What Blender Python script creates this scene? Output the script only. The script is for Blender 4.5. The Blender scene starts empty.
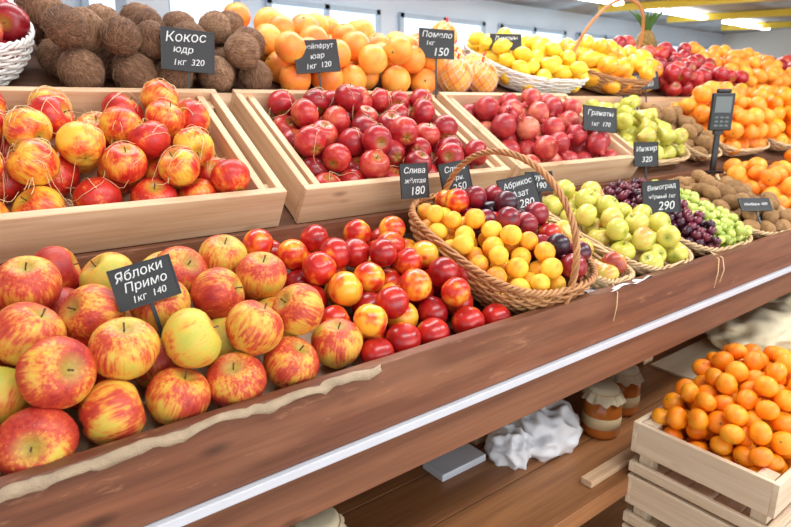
import bpy, math, random
import numpy as np
from mathutils import Matrix, Vector, Euler, Quaternion, noise as mnoise

H=1.35
rng=np.random.default_rng(7)
random.seed(7)
scene=bpy.context.scene
scene.view_settings.view_transform='Standard'
scene.view_settings.look='None'
scene.view_settings.exposure=0.35

def lin(r,g,b):
    def f(c):
        c/=255.0
        return c/12.92 if c<=.04045 else ((c+.055)/1.055)**2.4
    return (f(r),f(g),f(b),1.0)

# ------------------------------------------------------------------ materials
def newmat(name):
    m=bpy.data.materials.new(name); m.use_nodes=True
    nt=m.node_tree; nt.nodes.clear()
    o=nt.nodes.new('ShaderNodeOutputMaterial'); p=nt.nodes.new('ShaderNodeBsdfPrincipled')
    nt.links.new(p.outputs[0],o.inputs[0])
    return m,nt,p
def N(nt,t,**kw):
    n=nt.nodes.new(t)
    for k,v in kw.items(): setattr(n,k,v)
    return n
def ramp(nt,stops,fac):
    r=N(nt,'ShaderNodeValToRGB')
    e=r.color_ramp.elements
    while len(e)<len(stops): e.new(.5)
    for i,(p,c) in enumerate(stops):
        e[i].position=p; e[i].color=c
    nt.links.new(fac,r.inputs[0]); return r.outputs[0]
def math_(nt,op,a,b=None,c=None):
    n=N(nt,'ShaderNodeMath',operation=op)
    for i,x in enumerate((a,b,c)):
        if x is None: continue
        if isinstance(x,(int,float)): n.inputs[i].default_value=x
        else: nt.links.new(x,n.inputs[i])
    return n.outputs[0]
def mix(nt,fac,a,b,mode='MIX'):
    n=N(nt,'ShaderNodeMix',data_type='RGBA',blend_type=mode)
    if isinstance(fac,(int,float)): n.inputs[0].default_value=fac
    else: nt.links.new(fac,n.inputs[0])
    for i,x in ((6,a),(7,b)):
        if isinstance(x,tuple): n.inputs[i].default_value=x
        else: nt.links.new(x,n.inputs[i])
    return n.outputs[2]
def attr(nt,name):
    return N(nt,'ShaderNodeAttribute',attribute_name=name)
def noise(nt,vec,scale,detail=2,w=None,rough=.5):
    n=N(nt,'ShaderNodeTexNoise')
    n.inputs['Scale'].default_value=scale; n.inputs['Detail'].default_value=detail
    n.inputs['Roughness'].default_value=rough
    if w is not None:
        n.noise_dimensions='4D'; nt.links.new(w,n.inputs['W'])
    if vec is not None: nt.links.new(vec,n.inputs['Vector'])
    return n.outputs['Fac']
def scalev(nt,vec,s):
    n=N(nt,'ShaderNodeVectorMath',operation='MULTIPLY'); nt.links.new(vec,n.inputs[0]); n.inputs[1].default_value=s
    return n.outputs[0]
def bump(nt,p,h,strength=.2,dist=.002):
    b=N(nt,'ShaderNodeBump'); b.inputs['Strength'].default_value=strength; b.inputs['Distance'].default_value=dist
    nt.links.new(h,b.inputs['Height']); nt.links.new(b.outputs[0],p.inputs['Normal'])

def plain(name,col,rough=.5,metal=0,emit=0,bmp=0,bs=200,var=.1):
    m,nt,p=newmat(name)
    tc=N(nt,'ShaderNodeTexCoord')
    f=noise(nt,tc.outputs['Object'],bs*.1,3)
    c=mix(nt,f,tuple(x*(1-var) for x in col[:3])+(1,),tuple(min(1,x*(1+var)) for x in col[:3])+(1,))
    nt.links.new(c,p.inputs['Base Color'])
    p.inputs['Roughness'].default_value=rough; p.inputs['Metallic'].default_value=metal
    if emit:
        p.inputs['Emission Color'].default_value=col; p.inputs['Emission Strength'].default_value=emit
    if bmp: bump(nt,p,noise(nt,tc.outputs['Object'],bs,3),bmp,.002)
    return m

def fruit(name,stops,scale=1.0,stripe=0.0,var=.35,speck=None,speck_amt=.0,rough=.32,
          stemcol=None,bumps=0,bscale=12,coat=.25,zgrad=0.0):
    m,nt,p=newmat(name)
    a=attr(nt,'lc').outputs['Vector']; r=attr(nt,'rnd').outputs['Fac']
    w=math_(nt,'MULTIPLY',r,37.0)
    f=noise(nt,a,scale,2,w)
    if stripe:
        f2=noise(nt,scalev(nt,a,(7,7,.7)),1.6,3,w,.6)
        f=math_(nt,'ADD',math_(nt,'MULTIPLY',f,1-stripe),math_(nt,'MULTIPLY',f2,stripe))
    f=math_(nt,'ADD',f,math_(nt,'MULTIPLY',math_(nt,'SUBTRACT',r,.5),var))
    sep=N(nt,'ShaderNodeSeparateXYZ'); nt.links.new(a,sep.inputs[0])
    if zgrad: f=math_(nt,'ADD',f,math_(nt,'MULTIPLY',sep.outputs[2],zgrad))
    c=ramp(nt,stops,f)
    if stemcol is not None:
        rr=math_(nt,'SQRT',math_(nt,'ADD',math_(nt,'MULTIPLY',sep.outputs[0],sep.outputs[0]),math_(nt,'MULTIPLY',sep.outputs[1],sep.outputs[1])))
        k=N(nt,'ShaderNodeMapRange'); k.inputs[1].default_value=.12; k.inputs[2].default_value=.5; k.inputs[3].default_value=.85; k.inputs[4].default_value=0
        nt.links.new(rr,k.inputs[0])
        c=mix(nt,k.outputs[0],c,stemcol)
    if speck is not None:
        v=N(nt,'ShaderNodeTexVoronoi'); v.inputs['Scale'].default_value=9
        nt.links.new(a,v.inputs['Vector'])
        s=math_(nt,'LESS_THAN',v.outputs['Distance'],.13)
        c=mix(nt,math_(nt,'MULTIPLY',s,speck_amt),c,speck)
    nt.links.new(c,p.inputs['Base Color'])
    p.inputs['Roughness'].default_value=rough
    p.inputs['Coat Weight'].default_value=coat; p.inputs['Coat Roughness'].default_value=.18
    if bumps: bump(nt,p,noise(nt,a,bscale,3),bumps,.003)
    return m

def wood(name,dark,light,rough=.5,scratch=None,coat=0,knots=True):
    m,nt,p=newmat(name)
    a=attr(nt,'lc').outputs['Vector']
    f=noise(nt,scalev(nt,a,(2.2,40,40)),1.0,5,None,.6)
    g=noise(nt,scalev(nt,a,(6,180,180)),1.0,2)
    f=math_(nt,'ADD',math_(nt,'MULTIPLY',f,.75),math_(nt,'MULTIPLY',g,.25))
    c=ramp(nt,[(.3,dark),(.68,light)],f)
    if knots:
        v=N(nt,'ShaderNodeTexVoronoi'); v.inputs['Scale'].default_value=1
        nt.links.new(scalev(nt,a,(5,13,13)),v.inputs['Vector'])
        k=N(nt,'ShaderNodeMapRange'); k.inputs[1].default_value=.03; k.inputs[2].default_value=.13; k.inputs[3].default_value=.8; k.inputs[4].default_value=0
        nt.links.new(v.outputs['Distance'],k.inputs[0])
        c=mix(nt,k.outputs[0],c,tuple(x*.45 for x in dark[:3])+(1,))
    if scratch:
        s=noise(nt,scalev(nt,a,(14,60,60)),1.0,4,None,.7)
        s2=ramp(nt,[(.60,(0,0,0,1)),(.72,(1,1,1,1))],s)
        c=mix(nt,math_(nt,'MULTIPLY',s2,.6),c,scratch)
        q=noise(nt,scalev(nt,a,(2.5,9,9)),1.0,3,None,.6)
        c=mix(nt,math_(nt,'MULTIPLY',ramp(nt,[(.5,(0,0,0,1)),(.7,(1,1,1,1))],q),.35),c,scratch)
    nt.links.new(c,p.inputs['Base Color'])
    p.inputs['Roughness'].default_value=rough; p.inputs['Coat Weight'].default_value=coat
    bump(nt,p,f,.25,.001)
    return m

M_apple=fruit('apple_striped_skin',[(.29,lin(186,184,72)),(.40,lin(214,184,72)),(.475,lin(220,146,58)),(.54,lin(200,74,44)),(.68,lin(160,30,32))],1.15,.40,.32,speck=lin(236,206,130),speck_amt=.35,stemcol=lin(166,150,60),rough=.52,coat=.04)
M_apple2=fruit('apple_blush_skin',[(.36,lin(238,192,68)),(.455,lin(230,126,46)),(.53,lin(206,44,30)),(.70,lin(160,20,24))],1.1,.34,.20,speck=lin(245,200,110),speck_amt=.3,stemcol=lin(190,160,56),rough=.42,coat=.1)
M_applered=fruit('apple_red_skin',[(.25,lin(208,100,66)),(.42,lin(186,38,42)),(.6,lin(148,20,32)),(.8,lin(108,12,24))],1.4,.38,.3,speck=lin(225,120,100),speck_amt=.4,stemcol=lin(160,120,46),rough=.36,coat=.18)
M_nect=fruit('nectarine_skin',[(.31,lin(248,182,56)),(.39,lin(236,114,38)),(.47,lin(206,40,28)),(.74,lin(146,16,24))],1.0,.12,.44,rough=.3,coat=.3)
M_pom=fruit('pomegranate_skin',[(.3,lin(214,124,94)),(.45,lin(192,60,58)),(.65,lin(158,32,42))],1.3,.15,.3,rough=.42,coat=.15)
M_coco=fruit('coconut_husk',[(.3,lin(70,48,36)),(.5,lin(118,84,62)),(.7,lin(168,132,102))],2.5,.75,.2,rough=.95,coat=0,bumps=1.0,bscale=14)
M_fib=plain('coconut_fibre',lin(150,114,84),.95,var=.3)
M_orange=fruit('orange_peel',[(.3,lin(255,176,56)),(.6,lin(250,146,34)),(.8,lin(240,124,26))],1.2,0,.35,rough=.42,bumps=.35,bscale=22,coat=.12)
M_grapefruit=fruit('grapefruit_peel',[(.3,lin(250,186,84)),(.5,lin(248,160,60)),(.75,lin(240,126,52))],1.1,0,.35,rough=.42,bumps=.3,bscale=22,coat=.12)
M_tang=fruit('tangerine_peel',[(.3,lin(255,172,34)),(.6,lin(255,148,12)),(.85,lin(250,122,8))],1.2,0,.4,rough=.38,bumps=.35,bscale=18,coat=.18)
M_pomelo=fruit('pomelo_peel',[(.3,lin(236,196,88)),(.7,lin(238,150,66))],1.2,0,.3,rough=.45)
M_lemon=fruit('lemon_peel',[(.3,lin(252,214,60)),(.7,lin(246,192,32))],1.2,0,.4,rough=.4,bumps=.3,bscale=16)
M_mango=fruit('mango_skin',[(.3,lin(252,202,60)),(.6,lin(246,166,40)),(.8,lin(236,116,38))],1.2,0,.4)
M_pear=fruit('pear_green_skin',[(.3,lin(206,200,90)),(.6,lin(184,184,74)),(.8,lin(196,160,72))],1.2,0,.4,speck=lin(150,140,50),speck_amt=.3,zgrad=.05)
M_pear2=fruit('pear_blush_skin',[(.3,lin(210,190,86)),(.48,lin(212,160,76)),(.6,lin(190,88,56)),(.8,lin(150,54,46))],1.0,0,.5)
M_gapple=fruit('apple_green_skin',[(.3,lin(202,200,84)),(.6,lin(220,206,100)),(.74,lin(222,156,80))],1.1,.15,.35,stemcol=lin(150,160,50),speck=lin(235,230,150),speck_amt=.4)
M_apricot=fruit('apricot_skin',[(.3,lin(254,208,72)),(.55,lin(250,186,50)),(.75,lin(240,142,46))],1.1,0,.35,rough=.5,coat=.05)
M_plum=fruit('plum_skin',[(.35,lin(150,26,40)),(.55,lin(96,18,38)),(.75,lin(44,18,36))],1.1,0,.7,rough=.35,coat=.25)
M_gg=fruit('grape_green_skin',[(.3,lin(200,210,106)),(.7,lin(164,184,80))],1.1,0,.6,rough=.25,coat=.3)
M_gr=fruit('grape_red_skin',[(.3,lin(116,34,54)),(.7,lin(58,20,42))],1.1,0,.8,rough=.3,coat=.3)
M_kiwi=fruit('kiwi_skin',[(.3,lin(170,130,84)),(.7,lin(132,98,60))],2,0,.4,rough=.85,coat=0,bumps=.4,bscale=20)
M_pine=fruit('pineapple_skin',[(.3,lin(150,110,40)),(.7,lin(90,80,30))],3,0,.3,rough=.6)
M_leaf=plain('leaf_green',lin(70,110,50),.5)
M_stem=plain('stem_brown',lin(92,62,34),.7)
M_crownd=plain('calyx_brown',lin(150,70,50),.7)
M_netr=plain('net_red',lin(226,70,50),.5)
M_netw=plain('net_white',lin(240,236,226),.5)
W_pine=wood('pine_wood',lin(194,150,112),lin(230,200,164),.6)
W_pale=wood('pale_crate_wood',lin(206,182,148),lin(236,220,194),.65)
W_brown=wood('stained_wood',lin(84,46,30),lin(136,84,58),.5,scratch=lin(172,122,90),coat=.06)
W_brown2=wood('stained_wood_lower',lin(100,60,40),lin(140,92,64),.55)
W_shelf=wood('shelf_wood',lin(116,72,42),lin(168,114,70),.5,coat=.06,knots=False)
W_dark=wood('dark_deck_wood',lin(74,46,32),lin(112,74,50),.6)
M_wicker=wood('wicker',lin(148,92,54),lin(214,162,108),.6,knots=False)
M_wickerp=wood('wicker_pale',lin(186,150,104),lin(232,204,160),.6,knots=False)
M_wickerw=wood('wicker_white',lin(206,204,200),lin(244,242,238),.6,knots=False)
M_board=plain('chalkboard',lin(38,40,43),.6)
M_chalk=plain('chalk',lin(214,218,218),.9,bs=4000,var=.25)
M_black=plain('black_plastic',lin(22,22,24),.4)
M_screen=plain('display_screen',lin(90,100,98),.15)
M_white=plain('white_strip',lin(204,209,218),.4)
M_straw=plain('straw',lin(232,198,150),.6,bs=100,var=.3)
M_burlap=plain('burlap_weave',lin(172,152,126),.9,bmp=.8,bs=500,var=.3)
M_cloth=plain('cloth_beige',lin(222,208,176),.9,bmp=.4,bs=400)
M_paper=plain('white_paper',lin(226,230,238),.7)
M_bag=plain('white_bag',lin(238,240,244),.35,bmp=.3,bs=60)

# ------------------------------------------------------------------ mesh builder
class MB:
    def __init__(s): s.v=[];s.lc=[];s.r=[];s.f=[];s.m=[];s.sm=[];s.n=0
    def add(s,v,f,mi=0,lc=None,rnd=0.,smooth=True,M=None):
        v=np.asarray(v,float)
        if lc is None: lc=v
        if M is not None:
            A=np.array(M); v=v@A[:3,:3].T+A[:3,3]
        s.v.append(v); s.lc.append(np.asarray(lc,float)); s.r.append(np.full(len(v),rnd))
        o=s.n
        s.f.extend([tuple(i+o for i in q) for q in f])
        if isinstance(mi,int): s.m.extend([mi]*len(f))
        else: s.m.extend(mi)
        s.sm.extend([smooth]*len(f)); s.n+=len(v)
    def box(s,c,size,mi=0,M=None,R=None):
        c=np.array(c,float); h=np.array(size,float)/2
        v=np.array([[x,y,z] for x in(-1,1) for y in(-1,1) for z in(-1,1)],float)*h
        order=np.argsort(-h)
        lc=v[:,order]+rng.uniform(-5,5,3)
        if R is not None: v=v@np.array(R)[:3,:3].T
        f=[(0,1,3,2),(4,6,7,5),(0,4,5,1),(2,3,7,6),(0,2,6,4),(1,5,7,3)]
        s.add(v+c,f,mi,lc,0,False,M)
    def tube(s,pts,rad,sides=6,closed=False,mi=0,M=None,caps=True):
        P=np.asarray(pts,float); n=len(P)
        if np.isscalar(rad): rad=np.full(n,rad)
        if closed: T=np.roll(P,-1,0)-np.roll(P,1,0)
        else: T=np.gradient(P,axis=0)
        T/= (np.linalg.norm(T,axis=1)[:,None]+1e-12)
        up=np.array([0,0,1.]) if abs(T[0][2])<.9 else np.array([1.,0,0])
        V=[];L=[]
        nrm=np.cross(T[0],up); nrm/=np.linalg.norm(nrm)
        ang=np.linspace(0,2*np.pi,sides,endpoint=False)
        ln=0; off=rng.uniform(-5,5)
        for i in range(n):
            nrm=nrm-T[i]*np.dot(nrm,T[i]); nrm/=np.linalg.norm(nrm)+1e-12
            b=np.cross(T[i],nrm)
            if i: ln+=np.linalg.norm(P[i]-P[i-1])
            for a in ang:
                q=(nrm*math.cos(a)+b*math.sin(a))*rad[i]
                V.append(P[i]+q); L.append((ln+off,math.cos(a)*rad[i]+off,math.sin(a)*rad[i]))
        F=[]
        for i in range(n if closed else n-1):
            j=(i+1)%n
            for k in range(sides):
                l=(k+1)%sides
                F.append((i*sides+k,i*sides+l,j*sides+l,j*sides+k))
        if caps and not closed:
            F.append(tuple(range(sides))[::-1]); F.append(tuple((n-1)*sides+k for k in range(sides)))
        s.add(V,F,mi,L,0,True,M)
    def obj(s,name,mats,M=None,bevel=0,parent=None):
        me=bpy.data.meshes.new(name)
        V=np.concatenate(s.v)
        me.from_pydata(V.tolist(),[],s.f)
        for m in mats: me.materials.append(m)
        me.polygons.foreach_set('material_index',np.array(s.m,dtype=np.int32))
        me.polygons.foreach_set('use_smooth',np.array(s.sm,dtype=bool))
        a=me.attributes.new('lc','FLOAT_VECTOR','POINT'); a.data.foreach_set('vector',np.concatenate(s.lc).astype(np.float32).ravel())
        a=me.attributes.new('rnd','FLOAT','POINT'); a.data.foreach_set('value',np.concatenate(s.r).astype(np.float32))
        me.update()
        o=bpy.data.objects.new(name,me); scene.collection.objects.link(o)
        if M is not None: o.matrix_world=M
        if parent is not None:
            o.parent=parent
        if bevel:
            b=o.modifiers.new('Bevel','BEVEL'); b.width=bevel; b.segments=2; b.limit_method='ANGLE'
        return o

def lathe(prof,n,mod=None):
    V=[];rings=[]
    for (r,z) in prof:
        if r<=1e-6:
            rings.append([len(V)]); V.append((0,0,z))
        else:
            ids=[]
            for k in range(n):
                a=2*math.pi*k/n; rr,zz=r,z
                if mod: rr,zz=mod(r,z,a)
                ids.append(len(V)); V.append((rr*math.cos(a),rr*math.sin(a),zz))
            rings.append(ids)
    F=[]
    for A,B in zip(rings[:-1],rings[1:]):
        for k in range(n):
            l=(k+1)%n
            if len(A)==1 and len(B)==1: continue
            if len(A)==1: F.append((A[0],B[k],B[l]))
            elif len(B)==1: F.append((A[k],B[0],A[l]))
            else: F.append((A[k],B[k],B[l],A[l]))
    return np.array(V,float),F

class Proto:
    def __init__(s): s.b=MB()
    def arr(s):
        return np.concatenate(s.b.v),s.b.f,s.b.m,s.b.sm
def proto_apple(n=20,m=13,stem=True,flat=.94,dt=.28,db=.16,bot=.09):
    prof=[]
    for i in range(m+1):
        th=math.pi*i/m
        rho=math.sin(th)*(1+bot*math.cos(th)) if 0<i<m else 0
        z=flat*math.cos(th)
        if th<math.pi/2: z-=dt*math.exp(-(rho/.30)**2)
        else: z+=db*math.exp(-(rho/.28)**2)
        prof.append((rho,z))
    def mod(r,z,a):
        k=.03*math.cos(5*a)*(1 if z<0 else .4)
        return r*(1+k*.6),z+(k*.9 if z<-.5 else 0)
    v,f=lathe(prof,n,mod)
    p=Proto(); p.b.add(v,f,0)
    if stem:
        p.b.tube([(0,0,.55),(.02,.01,.78),(.06,.03,.96)],[.03,.025,.035],5,mi=1)
        p.b.add(*lathe([(0,-.74),(.1,-.76),(0,-.82)],5),1)
    return p.arr()
def proto_sphere(n=14,m=9,flat=1.0,dt=.0,crease=0,button=False):
    prof=[]
    for i in range(m+1):
        th=math.pi*i/m
        rho=math.sin(th) if 0<i<m else 0
        z=flat*math.cos(th)-(dt*math.exp(-(rho/.25)**2) if th<1.57 else -dt*.6*math.exp(-(rho/.25)**2))
        prof.append((rho,z))
    def mod(r,z,a):
        aa=(a+math.pi)%(2*math.pi)-math.pi
        return r*(1-crease*math.exp(-(aa/.3)**2)),z
    v,f=lathe(prof,n,mod if crease else None)
    p=Proto(); p.b.add(v,f,0)
    if button:
        z=flat-dt
        p.b.add(*lathe([(0,z+.06),(.07,z+.04),(.11,z-.03)],5),1)
    return p.arr()
def proto_lathe(prof,n,stem=None,mod=None):
    v,f=lathe(prof,n,mod); p=Proto(); p.b.add(v,f,0)
    if stem: p.b.tube(stem,.04,5,mi=1)
    return p.arr()
P_apple=proto_apple(26,17)
P_apple_s=proto_apple(16,11)
P_nect=proto_sphere(18,12,.96,.12,.07)
P_small=proto_sphere(16,10,.97,.08,.06)
P_orange=proto_sphere(20,13,.96,.05,0,True)
P_tang=proto_sphere(18,11,.84,.09,0,True)
P_grape=proto_sphere(9,6,1.15)
P_kiwi=proto_sphere(12,9,1.35)
P_mango=proto_sphere(12,9,1.4)
P_pear=proto_lathe([(0,1.32),(.13,1.31),(.27,1.18),(.35,.92),(.44,.62),(.64,.28),(.86,-.1),(.95,-.42),(.84,-.76),(.5,-.97),(.18,-.98),(0,-.9)],16,[(0,0,1.25),(.03,0,1.45),(.1,0,1.65)])
P_lemon=proto_lathe([(0,1.42),(.12,1.38),(.2,1.2),(.5,1.0),(.8,.6),(.95,0),(.8,-.6),(.5,-.98),(.2,-1.15),(.1,-1.28),(0,-1.3)],14)
def pommod(r,z,a):
    if z>1.15: return r*(1+.25*math.cos(6*a)),z+.12*math.cos(6*a)
    return r*(1+.02*math.cos(3*a)),z
P_pom=proto_lathe([(0,.98),(.1,1.0),(.16,1.2),(.24,1.32),(.22,1.1),(.2,.98),(.42,.86),(.75,.62),(.96,.2),(.98,-.15),(.8,-.6),(.45,-.87),(.15,-.92),(0,-.9)],18,None,pommod)
def coco():
    def cocomod(r,z,a):
        k=.03*math.sin(3*a+2*z)+.02*math.sin(7*a-5*z)
        return r*(1+k),z
    v,f=lathe([(0,1.08),(.2,1.04),(.5,.88),(.8,.58),(.98,.1),(.95,-.3),(.75,-.68),(.42,-.88),(.15,-.94),(0,-.94)],22,cocomod)
    p=Proto(); p.b.add(v,f,0)
    for k in range(230):
        th=math.acos(rng.uniform(-1,1)); a=rng.uniform(0,6.283); L=rng.uniform(.25,.6); lift=rng.uniform(0,.14); da=rng.uniform(-.5,.5)
        pts=[]
        for i in range(4):
            t=th+L*i/3; aa=a+da*i/3*.6; R=.97+.02+lift*(i/3)**2
            pts.append((R*math.sin(t)*math.cos(aa),R*math.sin(t)*math.sin(aa),R*math.cos(t)))
        p.b.tube(pts,[.014,.012,.009,.004],3,mi=1,caps=False)
    return p.arr()
P_coco=coco()
def pomelo_net():
    v,f=lathe([(math.sin(math.pi*i/12) if 0<i<12 else 0,1.0*math.cos(math.pi*i/12)) for i in range(13)],18)
    p=Proto(); p.b.add(v,f,0)
    for k in range(12):
        for sgn in (1,-1):
            pts=[]
            for i in range(15):
                th=.15+(math.pi-.3)*i/14; a=2*math.pi*k/12+sgn*th*.9
                pts.append((1.03*math.sin(th)*math.cos(a),1.03*math.sin(th)*math.sin(a),1.03*math.cos(th)))
            p.b.tube(pts,.014,3,mi=1 if k%3==0 else 2,caps=False)
    p.b.tube([(0,0,1),(.02,0,1.1),(.0,.05,1.25)],[.12,.05,.10],6,mi=1)
    return p.arr()
P_pomelo=pomelo_net()

def rotm(tmin,tmax):
    az=rng.uniform(0,2*math.pi); tl=math.radians(rng.uniform(tmin,tmax)); sp=rng.uniform(0,2*math.pi)
    return (Matrix.Rotation(az,4,'Z')@Matrix.Rotation(tl,4,'X')@Matrix.Rotation(sp,4,'Z'))
def heap(name,proto,items,mats,M,tilt=(0,110),scale=1.0,rnd=None):
    V,F,mi,sm=proto
    b=MB()
    for n_,(x,y,z,r) in enumerate(items):
        R=np.array(rotm(*tilt))[:3,:3]
        s=r*scale*np.array([1,1,1.])*(1+rng.uniform(-.03,.03,3))
        v=(V*s)@R.T+np.array([x,y,z])
        o=b.n
        rv=rng.uniform()
        if rnd and n_ in rnd: rv=rnd[n_]
        b.v.append(v); b.lc.append(V); b.r.append(np.full(len(V),rv))
        b.f.extend([tuple(i+o for i in q) for q in F]); b.m.extend(mi); b.sm.extend(sm); b.n+=len(V)
    return b.obj(name,mats,M)

def pack(bounds,rr,cap,inside=None,obst=(),nmax=400,K=450,base=0.0,pref=(.01,.05),tries=12):
    x0,x1,y0,y1=bounds
    O=[tuple(o) for o in obst]; out=[]
    fails=0
    while len(out)<nmax and fails<tries:
        r=rng.uniform(*rr)
        cx=rng.uniform(x0+r,x1-r,K) if x1-x0>2*r else np.full(K,(x0+x1)/2)
        cy=rng.uniform(y0+r,y1-r,K) if y1-y0>2*r else np.full(K,(y0+y1)/2)
        ok=np.ones(K,bool)
        if inside is not None: ok&=inside(cx,cy,r)
        if not ok.any(): fails+=1; continue
        cx=cx[ok];cy=cy[ok]
        h=np.full(len(cx),base+r)
        if O:
            A=np.array(O)
            d2=(cx[:,None]-A[None,:,0])**2+(cy[:,None]-A[None,:,1])**2
            R=(r+A[None,:,3])*.985
            top=np.where(d2<R**2,A[None,:,2]+np.sqrt(np.maximum(0,R**2-d2)),-9).max(1)
            col=((d2+(h[:,None]-A[None,:,2])**2)<R**2).any(1)
            h=np.where(col,np.maximum(top,h),h)
        c=cap(cx,cy) if callable(cap) else np.full(len(cx),cap)
        valid=h<=c
        if not valid.any(): fails+=1; continue
        sc=h+pref[0]*cx+pref[1]*cy+np.where(valid,0,99)
        i=int(sc.argmin())
        it=(float(cx[i]),float(cy[i]),float(h[i]),float(r))
        O.append(it); out.append(it); fails=0
    return out
def relax(items,it=40):
    A=np.array(items,float)
    for _ in range(it):
        for i in range(len(A)):
            for j in range(i+1,len(A)):
                d=A[j,:3]-A[i,:3]; L=np.linalg.norm(d); R=(A[i,3]+A[j,3])*.97
                if L<R:
                    p=d/L*(R-L)*.5
                    A[i,:3]-=p; A[j,:3]+=p
            A[i,2]=max(A[i,2],A[i,3]*.95); A[i,1]=max(A[i,1],A[i,3]*.8)
    return [tuple(a) for a in A]

def straw(name,items,bounds,n,M,lo=0.0,length=(.03,.09),rad=.0007):
    A=np.array(items); b=MB()
    def top(x,y):
        d2=(A[:,0]-x)**2+(A[:,1]-y)**2
        m=d2<(A[:,3]*.92)**2
        return max(lo,(A[m,2]+np.sqrt(A[m,3]**2-d2[m])).max() if m.any() else lo)
    for k in range(n):
        x=rng.uniform(bounds[0],bounds[1]); 
        y=bounds[2]+(bounds[3]-bounds[2])*rng.uniform(0,1)**.6
        a=rng.uniform(0,6.28); L=rng.uniform(*length)
        cur=rng.uniform(-45,45); pts=[]; st=L/11
        for i in range(12):
            pts.append([x,y,top(x,y)+.002+.003*math.sin(i/11*math.pi)]); a+=cur*st+rng.uniform(-.2,.2); x+=math.cos(a)*st; y+=math.sin(a)*st
            x=min(max(x,bounds[0]),bounds[1]); y=min(max(y,bounds[2]),bounds[3])
        z=np.array([p[2] for p in pts])
        for _ in range(3): z=np.maximum(z,np.convolve(np.pad(z,1,'edge'),[.33,.34,.33],'valid'))
        for p,q in zip(pts,z): p[2]=q
        b.tube(pts,rad,3,caps=False)
    return b.obj(name,[M_straw],M)

def RX(deg): return Matrix.Rotation(math.radians(deg),4,'X')
def RZ(deg): return Matrix.Rotation(math.radians(deg),4,'Z')
T1=Matrix.Translation((0,.67,H-.41))@RX(18.2)
T2=Matrix.Translation((0,1.10,H-.247))@RX(31)
T3=Matrix.Translation((0,1.44,H+.002))@RX(22)
XL,XR=-1.2,5.9
# ------------------------------------------------------------------ counter
def counter():
    root=bpy.data.objects.new('fruit_display_counter',None); scene.collection.objects.link(root)
    L=XR-XL; cx=(XR+XL)/2
    def part(name,mats,fn,M=None,bevel=.0015):
        b=MB(); fn(b); return b.obj(name,mats,M,bevel,root)
    part('front_board',[W_brown],lambda b:b.box((cx,.650,H-.4175),(L,.020,.107)))
    part('price_rail',[M_white],lambda b:b.box((cx,.638,H-.479),(L,.012,.014)))
    part('lower_board',[W_brown2],lambda b:b.box((cx,.655,H-.527),(L,.020,.078)))
    part('lower_deck',[W_dark],lambda b:b.box((cx,.19,-.010),(L,.40,.018)),T1)
    part('riser_board',[W_brown],lambda b:b.box((cx,1.055,H-.290),(L,.022,.10)))
    part('ledge',[W_brown],lambda b:b.box((cx,1.085,H-.256),(L,.075,.012)))
    part('middle_deck',[W_dark],lambda b:b.box((cx,.18,-.010),(L,.40,.016)),T2)
    part('upper_riser',[W_pine],lambda b:b.box((cx,1.432,H-.005),(L,.016,.05)))
    part('upper_deck',[W_dark],lambda b:b.box((cx,.25,-.010),(L,.52,.016)),T3)
    part('back_board',[W_pine],lambda b:b.box((cx,1.94,H+.13),(L,.02,.16)))
    def shelf(b):
        for i in range(5):
            b.box((cx,.70+i*.142,H-.845),(L,.139,.03))
    part('bottom_shelf',[W_shelf],shelf)
    part('shelf_edge',[W_shelf],lambda b:b.box((cx,.625,H-.848),(L,.018,.045)))
    def posts(b):
        for x in (-.54,.23,1.0,1.77,2.54,3.31,4.08,4.85,5.62):
            b.box((x,.955,H-.64),(.055,.055,.38))
            b.box((x,.955,(H-.86)/2),(.055,.055,H-.86))
            b.box((x,1.28,(H-.5)/2),(.055,.055,H-.5))
    part('posts',[W_pine],posts)
    part('back_panel',[W_shelf],lambda b:b.box((cx,1.37,(H-.3)/2),(L,.02,H-.3)))
    part('under_rail',[W_shelf],lambda b:b.box((cx,.955,H-.47),(L,.05,.05)))
    part('side_panel',[W_brown2],lambda b:b.box((XL-.01,1.28,.65),(.02,1.24,1.3)))
counter()

# ------------------------------------------------------------------ upper crates
CD,CH=.385,.090
def crate(x0,w,rot=0):
    b=MB(); t=.016
    M=Matrix.Translation((x0,0,0))@T2@RZ(rot)
    b.box((w/2,t/2,CH/2),(w,t,CH))
    b.box((w/2,CD-t/2,CH/2),(w,t,CH))
    for sx in (0,1):
        for k in range(2):
            xx=(t/2+k*.032) if sx==0 else w-(t/2+k*.032)
            b.box((xx,CD/2,CH/2+.001-k*.004),(t,CD-2*t-.001,CH-.004-k*.006))
        xx=.024 if sx==0 else w-.024
        for yy in (t+.02,CD-t-.02): b.box((xx,yy,CH/2-.008),(.014,.03,CH-.02))
    for k in range(5):
        b.box((w/2,t+.035+k*.07,.006),(w-.08,.062,.01))
    return b.obj('wooden_crate',[W_pine],M,.0015),M
cr=[crate(-.075,.625,0),crate(.592,.605),crate(1.235,.605)]
def heapcap(w,d,base,amp):
    return lambda x,y: base+amp*(np.clip(np.sin(np.clip(x/w,0,1)*math.pi),0,1)**.5)*(np.clip(np.sin(np.clip((y)/d,0,1)*math.pi*.9+.15),0,1)**.5)
it=pack((.055,.57,.018,CD-.018),(.036,.040),heapcap(.615,CD,.072,.052),base=.012)
heap('apple_pile',P_apple,it,[M_apple2,M_stem],cr[0][1],(0,90),1.02)
straw('straw_shavings',it,(.055,.57,.02,.365),170,cr[0][1],.05)
it=pack((.055,.55,.018,CD-.018),(.031,.035),heapcap(.6,CD,.08,.055),base=.012)
heap('apple_pile',P_apple,it,[M_applered,M_stem],cr[1][1],(0,120),1.04)
straw('straw_shavings',it,(.055,.55,.02,.365),50,cr[1][1],.05)
it=pack((.055,.55,.018,CD-.018),(.033,.037),heapcap(.6,CD,.072,.045),base=.012)
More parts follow.
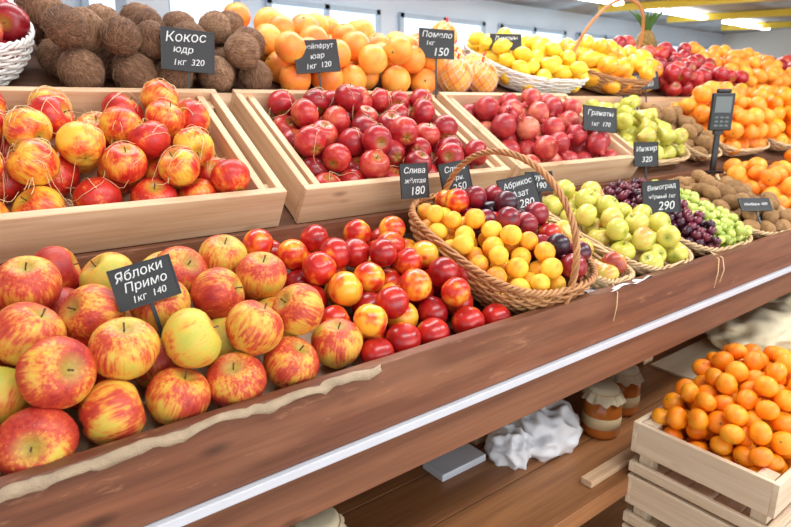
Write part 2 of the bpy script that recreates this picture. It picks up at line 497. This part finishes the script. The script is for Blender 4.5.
heap('pomegranate_pile',P_pom,it,[M_pom,M_crownd],cr[2][1],(40,110),1.0)

# ------------------------------------------------------------------ baskets
def superell(a,b_,n,ph):
    c,s=math.cos(ph),math.sin(ph)
    return (a*math.copysign(abs(c)**(2/n),c),b_*math.copysign(abs(s)**(2/n),s))
def basket(name,M,a,b_,h,n=3,low=.8,rows=None,stakes=40,mat=M_wicker,handle=None,rimr=.0052):
    B=MB(); rows=rows or max(4,int(h/.0072))
    segs=stakes*4
    for k in range(rows):
        f=(k+.5)/rows; sc=low+(1-low)*math.sin(f*math.pi/2)
        pts=[]
        for i in range(segs):
            ph=2*math.pi*i/segs
            x,y=superell(a*sc,b_*sc,n,ph)
            L=math.hypot(x,y); o=.0034*math.cos(i/4*math.pi+ (math.pi if k%2 else 0))
            pts.append((x+x/L*o,y+y/L*o,f*h+.0010*math.sin(i*.9+k)))
        B.tube(pts,h/rows*.46,4,True)
    for i in range(stakes):
        ph=2*math.pi*i/stakes; pts=[]
        for k in range(6):
            f=k/5; sc=low+(1-low)*math.sin(f*math.pi/2); x,y=superell(a*sc,b_*sc,n,ph); pts.append((x,y,f*h))
        B.tube(pts,.002,4)
    for j in range(3):
        pts=[]
        for i in range(segs*2):
            ph=math.pi*i/segs; x,y=superell(a,b_,n,ph); L=math.hypot(x,y); w=i*.42+j*2.094
            pts.append((x*(1+.8*rimr*math.cos(w)/L),y*(1+.8*rimr*math.cos(w)/L),h+rimr*.6+.8*rimr*math.sin(w)))
        B.tube(pts,rimr*.62,5,True)
    bt=[]; 
    for i in range(40):
        x,y=superell(a*low,b_*low,n,2*math.pi*i/40); bt.append((x,y,.002))
    B.add(bt,[tuple(range(40))],0)
    if handle:
        ax,hh=handle
        for j in range(4):
            pts=[]
            for i in range(101):
                t=i/100*math.pi; w=i*.62+j*1.571
                u=math.cos(t); vv=math.sin(t)
                R=b_ if ax=='y' else a
                q=(R*1.0*u*(1+.06*vv)); z=h*.3+(hh+h*.0)*(vv**.85)
                ox=.0042*math.cos(w); rr=.0042*math.sin(w)
                if ax=='y': pts.append((ox,q+rr*u,z+rr*vv))
                else: pts.append((q+rr*u,ox,z+rr*vv))
            B.tube(pts,.0031,5)
    return B.obj(name,[mat],M)
def ins(a,b_,n,s=.93):
    return lambda x,y,r: (np.abs(x)/(a*s-r*.75))**n+(np.abs(y)/(b_*s-r*.75))**n<1
def dome(a,b_,base,amp):
    return lambda x,y: base+amp*np.clip(1-(x/a)**2*.6-(y/b_)**2*.6,0,1)

# ------------------------------------------------------------------ lower tier
SA=[(.048,.041,.045),(.127,.052,.045),(.203,.049,.043),(.277,.045,.042),(.36,.049,.042),(.444,.062,.042),(-.035,.05,.045),
 (.022,.122,.05),(.0764,.08,.095),(.1526,.094,.095),(.23,.084,.095),(.314,.08,.095),(.391,.096,.095),(.062,.161,.095),(.14,.185,.09),(.223,.179,.09),
 (.303,.178,.09),(.383,.202,.09),(.08,.262,.1),(.353,.278,.085),(.2775,.258,.085),(-.01,.19,.1)]
seeds=[(x,y,z,.0375 if x>.2 else .0385) for x,y,z in SA]
seeds=relax(seeds)
bd=lambda y: .49-.26*np.clip(y-.05,0,.3)
it=pack((-.5,.55,.0,.37),(.034,.039),lambda x,y:.106-.25*np.abs(y-.2),inside=lambda x,y,r:(x<bd(y)-r*.8),obst=seeds,base=0,nmax=160,K=800)
al=seeds+it
heap('apple_pile',P_apple,al,[M_apple,M_stem],T1,(0,80),1.04,rnd={0:.70,1:.5,2:.6,3:.66,4:.58,5:.5,7:.03,8:.65,9:.30,10:.25,11:.5,12:.45,13:.6,14:.66,15:.42,16:.6,17:.45,18:.62,19:.3,20:.55})
it=pack((.34,.86,.0,.37),(.0265,.0305),lambda x,y:.092-.15*np.abs(y-.2)-.25*np.clip(x-.70,0,1),inside=lambda x,y,r:(x>bd(y)+r*.3)&(x<.775-.02*y),obst=al,base=0,nmax=300)
heap('nectarine_pile',P_nect,it,[M_nect,M_stem],T1,(0,120),1.0)
def burlap():
    nx=160
    prof=[(.20,.003),(.10,.003),(.04,.003),(.012,.006),(.000,.020),(-.005,.034),(-.008,.041),(-.012,.047),(-.017,.050),(-.023,.049),(-.029,.045)]
    ny=len(prof)
    V=[];F=[]
    for i in range(nx):
        x=-.55+1.02*i/(nx-1)
        fold=mnoise.noise(Vector((x*11,3,1))); wob=mnoise.noise(Vector((x*38,9,1)))
        for j,(d,z) in enumerate(prof):
            k=j/(ny-1)
            kk=max(0,(k-.35)/.65)
            lift=(abs(fold)*.030+abs(wob)*.008)*kk
            out=(fold*.014+wob*.005)*kk
            V.append((x+.006*math.sin(j+x*30)*kk,d+out*.6+.003*kk,z+lift-(.004*max(0,k-.9)*10 if fold<0 else 0)))
    for i in range(nx-1):
        for j in range(ny-1):
            a=i*ny+j; F.append((a,a+1,a+ny+1,a+ny))
    b=MB(); b.add(V,F); o=b.obj('burlap_cloth',[M_burlap],T1)
    s=o.modifiers.new('s','SOLIDIFY'); s.thickness=.0022
burlap()

BM=T1@Matrix.Translation((.905,.185,.012))@RX(2)
a,b_,h=.150,.190,.075
basket('wicker_basket',BM,a,b_,h,n=3,stakes=48,handle=('y',.225))
fi=ins(a,b_,3)
ap=pack((-a,.02,-b_,b_),(.0185,.0215),dome(a,b_,.075,.045),inside=lambda x,y,r:fi(x,y,r)&(x<-.028-.09*(y/b_)),base=.012)
heap('apricot_pile',P_small,ap,[M_apricot,M_stem],BM)
pl=pack((-.12,a,-b_,b_),(.023,.028),dome(a,b_,.08,.045),inside=lambda x,y,r:fi(x,y,r)&(x>-.040-.09*(y/b_)+.01),obst=ap,base=.012)
pr=[p for p in pl if rng.uniform()<.12]; pl=[p for p in pl if p not in pr]
heap('plum_pile',P_small,pl,[M_plum,M_stem],BM)
heap('nectarine_pile',P_small,pr,[M_nect,M_stem],BM)

def filled_basket(bname,M,a,b_,h,n,fillname,proto,mats,rr,amp,tilt=(0,120),scale=1.0,mat=M_wickerp,base=.01,nmax=300,rows=None,handle=None,sel=None):
    basket(bname,M,a,b_,h,n,mat=mat,stakes=28,handle=handle,rows=rows)
    it=pack((-a,a,-b_,b_),rr,dome(a,b_,h+amp*.5,amp),inside=ins(a,b_,n,1.0),base=base,nmax=nmax,K=200,tries=5)
    if sel is None: heap(fillname,proto,it,mats,M,tilt,scale)
    return it
def T(Tm,x,y,z=.008): return Tm@Matrix.Translation((x,y,z))
BP=T(T1,1.125,.19)
it=filled_basket('wicker_tray',BP,.070,.18,.035,4,'x',None,None,(.029,.034),.035,sel=1)
heap('pear_pile',P_pear,[i for i in it if i[1]<.02],[M_pear2,M_stem],BP,(70,110),.9)
heap('apple_pile',P_apple_s,[i for i in it if i[1]>=.02],[M_gapple,M_stem],BP)
BG=T(T1,1.335,.19)
filled_basket('wicker_tray',BG,.125,.185,.035,4,'apple_pile',P_apple_s,[M_gapple,M_stem],(.026,.030),.04)
BR=T(T1,1.64,.19)
basket('wicker_tray',BR,.155,.185,.035,4,mat=M_wickerp,stakes=28)
gi=pack((-.15,.15,-.18,.18),(.0105,.013),dome(.15,.18,.045,.05),inside=ins(.155,.185,4,1.0),base=.01,nmax=650,K=90,tries=5)
def gsel(p): return (p[0]<-.01+.35*(p[1])+.02*math.sin(p[1]*40)) and p[1]>-.13 or (p[0]<-.07)
heap('red_grape_bunch',P_grape,[g for g in gi if gsel(g)],[M_gr],BR,(0,90))
heap('green_grape_bunch',P_grape,[g for g in gi if not gsel(g)],[M_gg],BR,(0,90))
filled_basket('wicker_tray',T(T1,1.99,.19),.17,.185,.03,4,'kiwi_pile',P_kiwi,[M_kiwi],(.021,.024),.03,(60,120),1.0)
filled_basket('wicker_tray',T(T1,2.38,.19),.20,.185,.03,4,'orange_pile',P_tang,[M_orange,M_leaf],(.030,.033),.05)
filled_basket('wicker_tray',T(T1,2.82,.19),.20,.185,.03,4,'tangerine_pile',P_tang,[M_tang,M_leaf],(.03,.033),.05)
filled_basket('wicker_tray',T(T1,3.27,.19),.20,.185,.03,4,'apple_pile',P_apple_s,[M_applered,M_stem],(.034,.038),.05)
# middle tier right
filled_basket('wicker_tray',T(T2,2.06,.19),.19,.18,.04,4,'pear_pile',P_pear,[M_pear,M_stem],(.032,.036),.05,(60,115),.92)
filled_basket('wicker_tray',T(T2,2.37,.19),.105,.18,.04,4,'kiwi_pile',P_kiwi,[M_kiwi],(.024,.027),.03,(60,120))
filled_basket('wicker_tray',T(T2,2.71,.19),.22,.18,.05,4,'orange_pile',P_tang,[M_orange,M_leaf],(.034,.038),.10)
filled_basket('wicker_tray',T(T2,3.18,.19),.22,.18,.05,4,'persimmon_pile',P_tang,[M_tang,M_leaf],(.034,.038),.10)
filled_basket('wicker_tray',T(T2,3.70,.19),.24,.18,.05,4,'apple_pile',P_apple_s,[M_applered,M_stem],(.036,.040),.08)
# top tier
filled_basket('white_wicker_basket',T(T3,.05,.20),.17,.20,.09,3,'apple_pile',P_apple_s,[M_applered,M_stem],(.036,.040),.06,mat=M_wickerw)
it=pack((.22,.75,.0,.42),(.040,.046),lambda x,y:.145-.15*y,base=0,K=900)
heap('coconut_pile',P_coco,it,[M_coco,M_fib],T3,(0,120),1.0)
it2=pack((.74,1.32,.0,.43),(.039,.044),lambda x,y:.140-.10*y,obst=it,base=0,K=900)
heap('grapefruit_pile',P_orange,it2,[M_grapefruit,M_leaf],T3,(0,100),1.02)
it3=pack((1.32,1.62,.0,.40),(.052,.058),lambda x,y:.11,obst=it2,base=0)
heap('netted_pomelo_pile',P_pomelo,it3,[M_pomelo,M_netr,M_netw],T3,(0,60),1.0)
filled_basket('white_wicker_basket',T(T3,1.87,.20),.23,.20,.065,3,'lemon_pile',P_lemon,[M_lemon],(.027,.030),.05,(60,120),mat=M_wickerw)
filled_basket('wicker_basket',T(T3,2.36,.20),.23,.20,.075,3,'mango_pile',P_mango,[M_mango],(.034,.038),.05,(60,120),mat=M_wicker,handle=('x',.32))
it=pack((2.64,3.40,.0,.46),(.037,.042),lambda x,y:.12+.05*np.clip(y,0,.3),base=0,K=150,tries=5)
heap('apple_pile',P_apple_s,it,[M_applered,M_stem],T3)
it=pack((3.42,4.3,.0,.46),(.037,.042),lambda x,y:.12+.1*np.clip(y,0,.3),base=0,K=150,nmax=260,tries=5)
heap('orange_pile',P_tang,it,[M_orange,M_leaf],T3)
it=pack((4.32,5.8,.0,.46),(.045,.05),lambda x,y:.12+.1*np.clip(y,0,.3),base=0,K=120,nmax=200,tries=5)
heap('apple_pile',P_apple_s,it,[M_applered,M_stem],T3)
def pineapple(x,y,z):
    b=MB()
    n,m=22,18
    prof=[(0,.11)]+[(.058*math.sin(math.pi*(i+.6)/(m+.4))**.55,.11-.22*(i+.5)/m) for i in range(m)]+[(0,-.11)]
    v,f=lathe(prof,n); 
    v=np.array([ (p[0]*(1+.09*((i//n+i%n)%2)),p[1]*(1+.09*((i//n+i%n)%2)),p[2]) for i,p in enumerate(v)])
    b.add(v,f,0,v*30,.4,False)
    for k in range(30):
        a=k*2.4; t=k/30; L=.12-.04*t; out=.08*(1-t)+.01
        pts=[];
        for i in range(6):
            q=i/5; pts.append((math.cos(a)*(.012+out*q**1.5),math.sin(a)*(.012+out*q**1.5),.10+L*q*(1-.15*q)))
        b.tube(pts,[.010,.012,.010,.008,.005,.001],4,mi=1)
    b.obj('pineapple',[M_pine,M_leaf],Matrix.Translation((x,y,z)))
pineapple(3.02,1.80,H+.25)

# ------------------------------------------------------------------ price signs
def sign(x,y,z,w,h,lines,yaw=-15,back=12,roll=0,stick=.10):
    root=bpy.data.objects.new('price_sign',None); scene.collection.objects.link(root)
    root.matrix_world=Matrix.Translation((x,y,z))@RZ(yaw)@RX(90-back)@RZ(roll)
    b=MB(); b.box((0,0,0),(w,h,.003)); o=b.obj('board',[M_board],None,.001,root)
    b=MB(); t=.0016
    for s_ in(-1,1):
        b.box((0,s_*(h/2),0),(w+t,t*1.2,.005)); b.box((s_*(w/2),0,0),(t*1.2,h+t,.005))
    b.box((0,-h/2-stick/2,-.003),(.005,stick,.003)); b.obj('frame',[M_black],None,0,root)
    n=len(lines)
    for i,(tx,sz,xo) in enumerate(lines):
        size=min(sz*h*.98,w*.82/(.60*max(len(tx),1)))
        c=bpy.data.curves.new('chalk_text','FONT'); c.body=tx; c.size=size; c.align_x='CENTER'; c.align_y='CENTER'; c.extrude=.0003
        c.shear=.22
        c.materials.append(M_chalk)
        to=bpy.data.objects.new('text_%d'%i,c); scene.collection.objects.link(to); to.parent=root
        yy=h*(.5-(i+.5)/n)*.9
        xo=0 if size<sz*h*.9 else xo
        to.location=(xo*w,yy,.0025); to.rotation_euler=(0,0,math.radians(rng.uniform(-1,5)))
    return root
sign(.503,1.405,H+.110,.112,.090,[('Кокос',.34,-.05),('юдр',.24,-.1),('1кг  320',.34,0)],-12,10,-5,.12)
sign(.835,1.405,H+.112,.112,.080,[('Грейпфрут',.3,0),('юар',.24,0),('1кг  120',.36,.02)],-20,12,4,.12)
sign(1.265,1.43,H+.167,.108,.084,[('Помело',.34,0),('1кг',.22,-.2),('150',.40,.1)],-25,12,-3,.16)
sign(1.72,1.57,H+.207,.115,.055,[('Лимоны',.4,0),('90',.4,.1)],-30,12,0,.14)
sign(2.42,1.425,H+.083,.110,.070,[('Красный',.4,0),('130',.4,.1)],-35,12,5)
sign(2.24,1.37,H-.016,.06,.080,[('Груши',.3,0),('180',.36,.0)],-35,12,0)
sign(1.654,1.11,H-.052,.114,.075,[('Гранаты',.34,0),('1кг  170',.38,0)],-22,18,-6)
sign(.815,.985,H-.163,.064,.072,[('Слива',.26,0),('жёлтая',.24,0),('180',.34,.05)],-12,10,0)
sign(.935,.985,H-.166,.074,.072,[('Слива',.26,0),('чёрн.',.22,0),('250',.34,.05)],-14,12,8)
sign(1.055,.90,H-.203,.096,.080,[('Абрикос',.28,0),('Азат',.26,0),('280',.34,.1)],-18,22,8)
sign(1.235,.99,H-.198,.076,.05,[('Груши',.4,0),('190',.44,0)],-20,20,0)
sign(1.816,1.04,H-.162,.084,.075,[('Инжир',.34,0),('320',.34,0)],-25,12,0)
sign(1.492,.80,H-.238,.102,.082,[('Виноград',.28,0),('чёрный 1кг',.2,0),('290',.38,.1)],-30,14,2,.06)
sign(1.872,.72,H-.287,.090,.04,[('Имбирь 400',.4,0)],-35,40,0,.04)
sign(.199,.785,H-.226,.076,.053,[('Яблоки',.34,-.05),('Примо',.32,0),('1кг  140',.24,.0)],-8,14,10,.07)
def post():
    root=bpy.data.objects.new('price_display_stand',None); scene.collection.objects.link(root)
    root.matrix_world=Matrix.Translation((2.26,1.03,H-.250))@RZ(-40)
    b=MB(); b.box((0,0,.10),(.018,.012,.20)); b.box((0,0,.004),(.06,.05,.008)); b.box((0,0,.15),(.03,.02,.03)); b.obj('pole',[M_black],None,.001,root)
    b=MB(); b.box((0,-.008,.215),(.078,.016,.13)); b.box((0,-.008,.287),(.05,.014,.014)); b.obj('housing',[M_black],None,.004,root)
    b=MB(); b.box((0,-.0165,.240),(.056,.002,.055)); b.obj('screen',[M_screen],None,0,root)
    b=MB(); 
    for i in range(3):
        for j in range(3): b.box((-.018+.018*i,-.0165,.196-.014*j),(.012,.003,.006))
    b.obj('keys',[M_screen],None,0,root)
post()

# ------------------------------------------------------------------ tangerine crates
CX0,CY0=1.15,.325
def lowcrate(z):
    b=MB(); w,d,h,t=.50,.295,.125,.012
    for yy in (t/2,d-t/2):
        b.box((w/2,yy,h-.036),(w,t,.072)); b.box((w/2,yy,.014),(w,t,.024))
    for xx in (t/2,w-t/2):
        b.box((xx,d/2,h-.036),(t,d-2*t,.072)); b.box((xx,d/2,.014),(t,d-2*t,.024))
    for xx in (.03,w-.03):
        for yy in (.03,d-.03): b.box((xx,yy,h/2),(.03,.03,h-.002))
    for k in range(5): b.box((w/2,.04+k*.054,.006),(w-.03,.05,.008))
    return b.obj('wooden_crate',[W_pale],Matrix.Translation((CX0,CY0,z)),.0012)
ctop=H-.685
for i in range(5): lowcrate(ctop-.125-i*.133)
TM=Matrix.Translation((CX0+.25,CY0+.1475,ctop-.09))
it=pack((-.235,.235,-.135,.135),(.0205,.0235),lambda x,y:.088+.145*np.clip(1-(np.abs(x)/.27)**2.0-(np.abs(y)/.19)**2.0,0,1),base=0,nmax=650,K=300)
heap('tangerine_pile',P_tang,it,[M_tang,M_leaf],TM,(0,130),1.06)

# ------------------------------------------------------------------ shelf items
SZ=H-.83
def jar(x,y,z):
    root=bpy.data.objects.new('honey_jar',None); scene.collection.objects.link(root); root.location=(x,y,z)
    prof=[(0,.118),(.030,.118),(.034,.112),(.036,.100),(.046,.088),(.048,.07),(.048,.012),(.044,.003),(0,.001)]
    b=MB(); b.add(*lathe(prof,28)); o=b.obj('glass',[M_jar],None,0,root)
    b=MB(); b.add(*lathe([(.0470,.060),(.0486,.059),(.0486,.030),(.0470,.029)],28)); b.obj('label',[M_label],None,0,root)
    def cm(r,z_,a): return (r*(1+(.07*math.cos(13*a) if z_<.12 else 0)),z_+(.004*math.cos(9*a) if z_<.12 else 0))
    b=MB(); b.add(*lathe([(0,.137),(.030,.136),(.037,.130),(.039,.122),(.046,.110),(.052,.100)],52,cm)); o=b.obj('cloth_lid',[M_cloth],None,0,root)
    b=MB(); b.tube([(.0405*math.cos(a),.0405*math.sin(a),.121) for a in np.linspace(0,6.2832,30)[:-1]],.0016,5,True); b.obj('twine',[M_straw],None,0,root)
M_jar=plain('jar_amber_honey',lin(184,104,40),.08); M_label=plain('jar_label',lin(210,186,144),.5)
jar(1.275,.775,SZ); jar(1.42,.81,SZ); jar(.44,.79,SZ)
def blob(name,mat,x,y,z,sx,sy,sz,amp=.35,fr=3,seed=0):
    v,f=lathe([(math.sin(math.pi*i/44) if 0<i<44 else 0,math.cos(math.pi*i/44)) for i in range(45)],80)
    V=[]
    for p in v:
        q=Vector(p); n=1-abs(mnoise.noise(q*fr+Vector((seed,0,0))))*amp+mnoise.noise(q*fr*2.2+Vector((seed,5,0)))*amp*.3
        q=q*n; zz=q.z*sz
        if zz<-sz*.45: zz=-sz*.45
        V.append((q.x*sx,q.y*sy,zz+sz*.45))
    b=MB(); b.add(V,f); return b.obj(name,[mat],Matrix.Translation((x,y,z)))
blob('white_plastic_bag',M_bag,1.11,.83,SZ,.105,.085,.08,.45,1.5,2)
blob('white_plastic_bag',M_bag,1.00,.84,SZ,.055,.06,.06,.45,1.5,5)
blob('folded_cloth',M_cloth,2.25,.80,SZ+.01,.24,.16,.09,.45,1.5,9)
blob('folded_cloth',M_cloth,2.62,.80,SZ+.01,.16,.14,.12,.45,1.5,12)
b=MB(); b.box((.875,.90,SZ+.010),(.14,.07,.018)); b.obj('white_cutting_board',[M_white],None,.002)
b=MB(); b.box((1.16,.66,SZ+.009),(.22,.028,.016)); b.obj('pine_plank',[W_pine],None,.001)
b=MB(); b.box((2.3,.78,SZ+.005),(1.1,.26,.008)); b.obj('pale_tray',[W_pale],None,.001)
b=MB(); b.tube([(1.07,.655,H-.36),(1.06,.636,H-.372),(1.055,.632,H-.40),(1.05,.633,H-.43)],.0012,4); b.obj('twine_string',[M_straw])
b=MB(); b.tube([(1.50,.66,H-.36),(1.49,.635,H-.37),(1.485,.630,H-.40),(1.475,.630,H-.44)],.0015,4); b.tube([(1.50,.66,H-.36),(1.51,.635,H-.37),(1.515,.630,H-.40),(1.50,.630,H-.43)],.0015,4); b.obj('twine_string',[M_straw])
def paper(x0,x1,seed):
    V=[];F=[]
    n=30
    for i in range(n):
        x=x0+(x1-x0)*i/(n-1)
        for j,(d,z) in enumerate([(.06,.012),(.02,.022),(.0,.043),(-.008,.052),(-.016,.055)]):
            V.append((x,d+mnoise.noise(Vector((x*30,j*.3,seed)))*.006,z+mnoise.noise(Vector((x*35,j*.3,seed+3)))*.008))
    for i in range(n-1):
        for j in range(4): a_=i*5+j; F.append((a_,a_+1,a_+6,a_+5))
    b=MB(); b.add(V,F,0,None,0,True); b.obj('wrapping_paper',[M_paper],T1)
paper(1.04,1.20,2)

# ------------------------------------------------------------------ room
M_floor=wood('floor_planks',lin(146,102,68),lin(190,144,102),.45,coat=.1,knots=False)
b=MB()
for i in range(40):
    b.box((5.5,-3.9+i*.27,-.02),(19,.266,.04))
b.obj('floor',[M_floor])
M_wall=plain('wall_pale_blue',lin(216,228,240),.7,bs=10)
M_wall2=plain('wall_beige',lin(230,226,216),.7,bs=10)
M_frame=plain('window_frame',lin(178,196,212),.5)
M_glass=plain('window_daylight',lin(214,232,252),.2,emit=.9,bs=8)
def ceilmat():
    m,nt,p=newmat('ceiling_mural')
    tc=N(nt,'ShaderNodeTexCoord')
    f=noise(nt,tc.outputs['Object'],.7,3)
    c=ramp(nt,[(.3,lin(116,110,106)),(.45,lin(164,160,156)),(.52,lin(188,196,202)),(.6,lin(146,132,118)),(.75,lin(196,168,126))],f)
    nt.links.new(c,p.inputs['Base Color']); p.inputs['Roughness'].default_value=.6
    return m
M_ceil=ceilmat()
M_yel=plain('yellow_beam_paint',lin(232,200,60),.5)
M_teal=plain('teal_panel',lin(120,170,180),.5)
M_lamp=plain('lamp_glow',(1,1,1,1),.5,emit=6,bs=5,var=0)
CZ=2.85
def simple(name,c,s,m,bev=0):
    b=MB(); b.box(c,s); return b.obj(name,[m],None,bev)
simple('ceiling',(5.5,1.5,CZ+.05),(19,11,.1),M_ceil)
simple('wall_back',(5.5,7.05,CZ/2),(19,.1,CZ),M_wall)
simple('wall_right',(15.05,1.5,CZ/2),(.1,11,CZ),M_wall2)
for i in range(9):
    x=-2.6+i*2.0
    simple('window_%d'%(i+1),(x+.9,6.985,1.75),(1.6,.02,1.5),M_glass)
    b=MB()
    for dx in (.1,.9,1.7): b.box((x+dx,6.96,1.75),(.07,.05,1.56))
    for dz in (-.75,.3,.75): b.box((x+.9,6.96,1.75+dz),(1.66,.05,.06))
    b.obj('window_frame',[M_frame])
for i,x in enumerate((1.35,13.0)):
    simple('pillar',(x,4.6,CZ/2),(.28,.28,CZ),M_wall,.01)
for i in range(5):
    b=MB(); R=RZ(22); b.box((6.0+i*2.1,3.2,CZ-.06),(.12,6.5,.10),R=R); b.obj('yellow_ceiling_beam',[M_yel])
for i in range(5):
    b=MB(); b.box((2.5+i*2.6,5.6,CZ-.08),(1.8,.12,.05)); b.obj('strip_ceiling_lamp',[M_lamp])
b=MB()
for i in range(14):
    v,f=lathe([(0,.0),(.06,.0),(.07,.02),(.07,.05),(0,.05)],16)
    b.add(v+np.array([7+ (i%7)*1.2,1.5+2.2*(i//7)+.3*(i%2),CZ-.055]),f)
b.obj('recessed_spot_lamp',[M_lamp])
def cabinet(x,y,w,d,h,m,name):
    b=MB(); b.box((x,y,h/2),(w,d,h),0); 
    b.box((x,y-d/2-.01,h-.15),(w,.03,.3),1)
    for k in range(3): b.box((x,y-d/2-.05,.5+k*.4),(w*.96,.12,.03),1)
    b.obj(name,[m,M_white],None,.01)
cabinet(8.0,5.9,2.2,.8,1.95,M_wall2,'refrigerated_cabinet')
cabinet(10.8,5.6,2.2,.8,1.85,M_wall2,'refrigerated_cabinet')
cabinet(3.4,6.3,1.8,.6,1.75,M_frame,'store_shelf_unit')
cabinet(.0,6.3,1.6,.6,1.8,M_teal,'store_shelf_unit')

# ------------------------------------------------------------------ lights
w=bpy.data.worlds.new('World'); scene.world=w; w.use_nodes=True
bg=w.node_tree.nodes['Background']; bg.inputs[0].default_value=(.90,.95,1,1); bg.inputs[1].default_value=1.08
def area(name,loc,size,sy,power,target,col=(1,1,1)):
    l=bpy.data.lights.new(name,'AREA'); l.shape='RECTANGLE'; l.size=size; l.size_y=sy; l.energy=power; l.color=col
    o=bpy.data.objects.new(name,l); scene.collection.objects.link(o); o.location=loc
    o.rotation_euler=(Vector(target)-Vector(loc)).to_track_quat('-Z','Y').to_euler()
area('ceiling_light_front',(.6,-.3,2.75),1.8,.6,30,(.8,1.0,1.0),(1,1,1))
area('ceiling_light_right',(3.0,-.2,2.75),2.4,.6,46,(2.8,1.1,1.0),(1,1,1))
area('ceiling_light_over',(1.2,1.9,2.75),3.0,.5,44,(1.2,1.3,1.0),(1,1,1))
area('ceiling_light_back',(6,3.2,2.7),6,1.5,180,(6,3.6,0),(1,1,1))
area('added_front_fill',(1.5,-3.2,1.2),5,2.2,62,(1.5,.9,.6),(.96,.99,1))  # added soft fill from the camera side, brightens the shelf under the counter

cam=bpy.data.cameras.new('Camera'); co=bpy.data.objects.new('Camera',cam); scene.collection.objects.link(co)
co.location=(0,0,H); co.rotation_euler=(math.radians(90-15.1),0,math.radians(-37.8))
cam.sensor_width=36; cam.lens=600/791*36; cam.clip_start=.02; cam.clip_end=100
cam.dof.use_dof=True; cam.dof.focus_distance=1.0; cam.dof.aperture_fstop=7.0
scene.camera=co
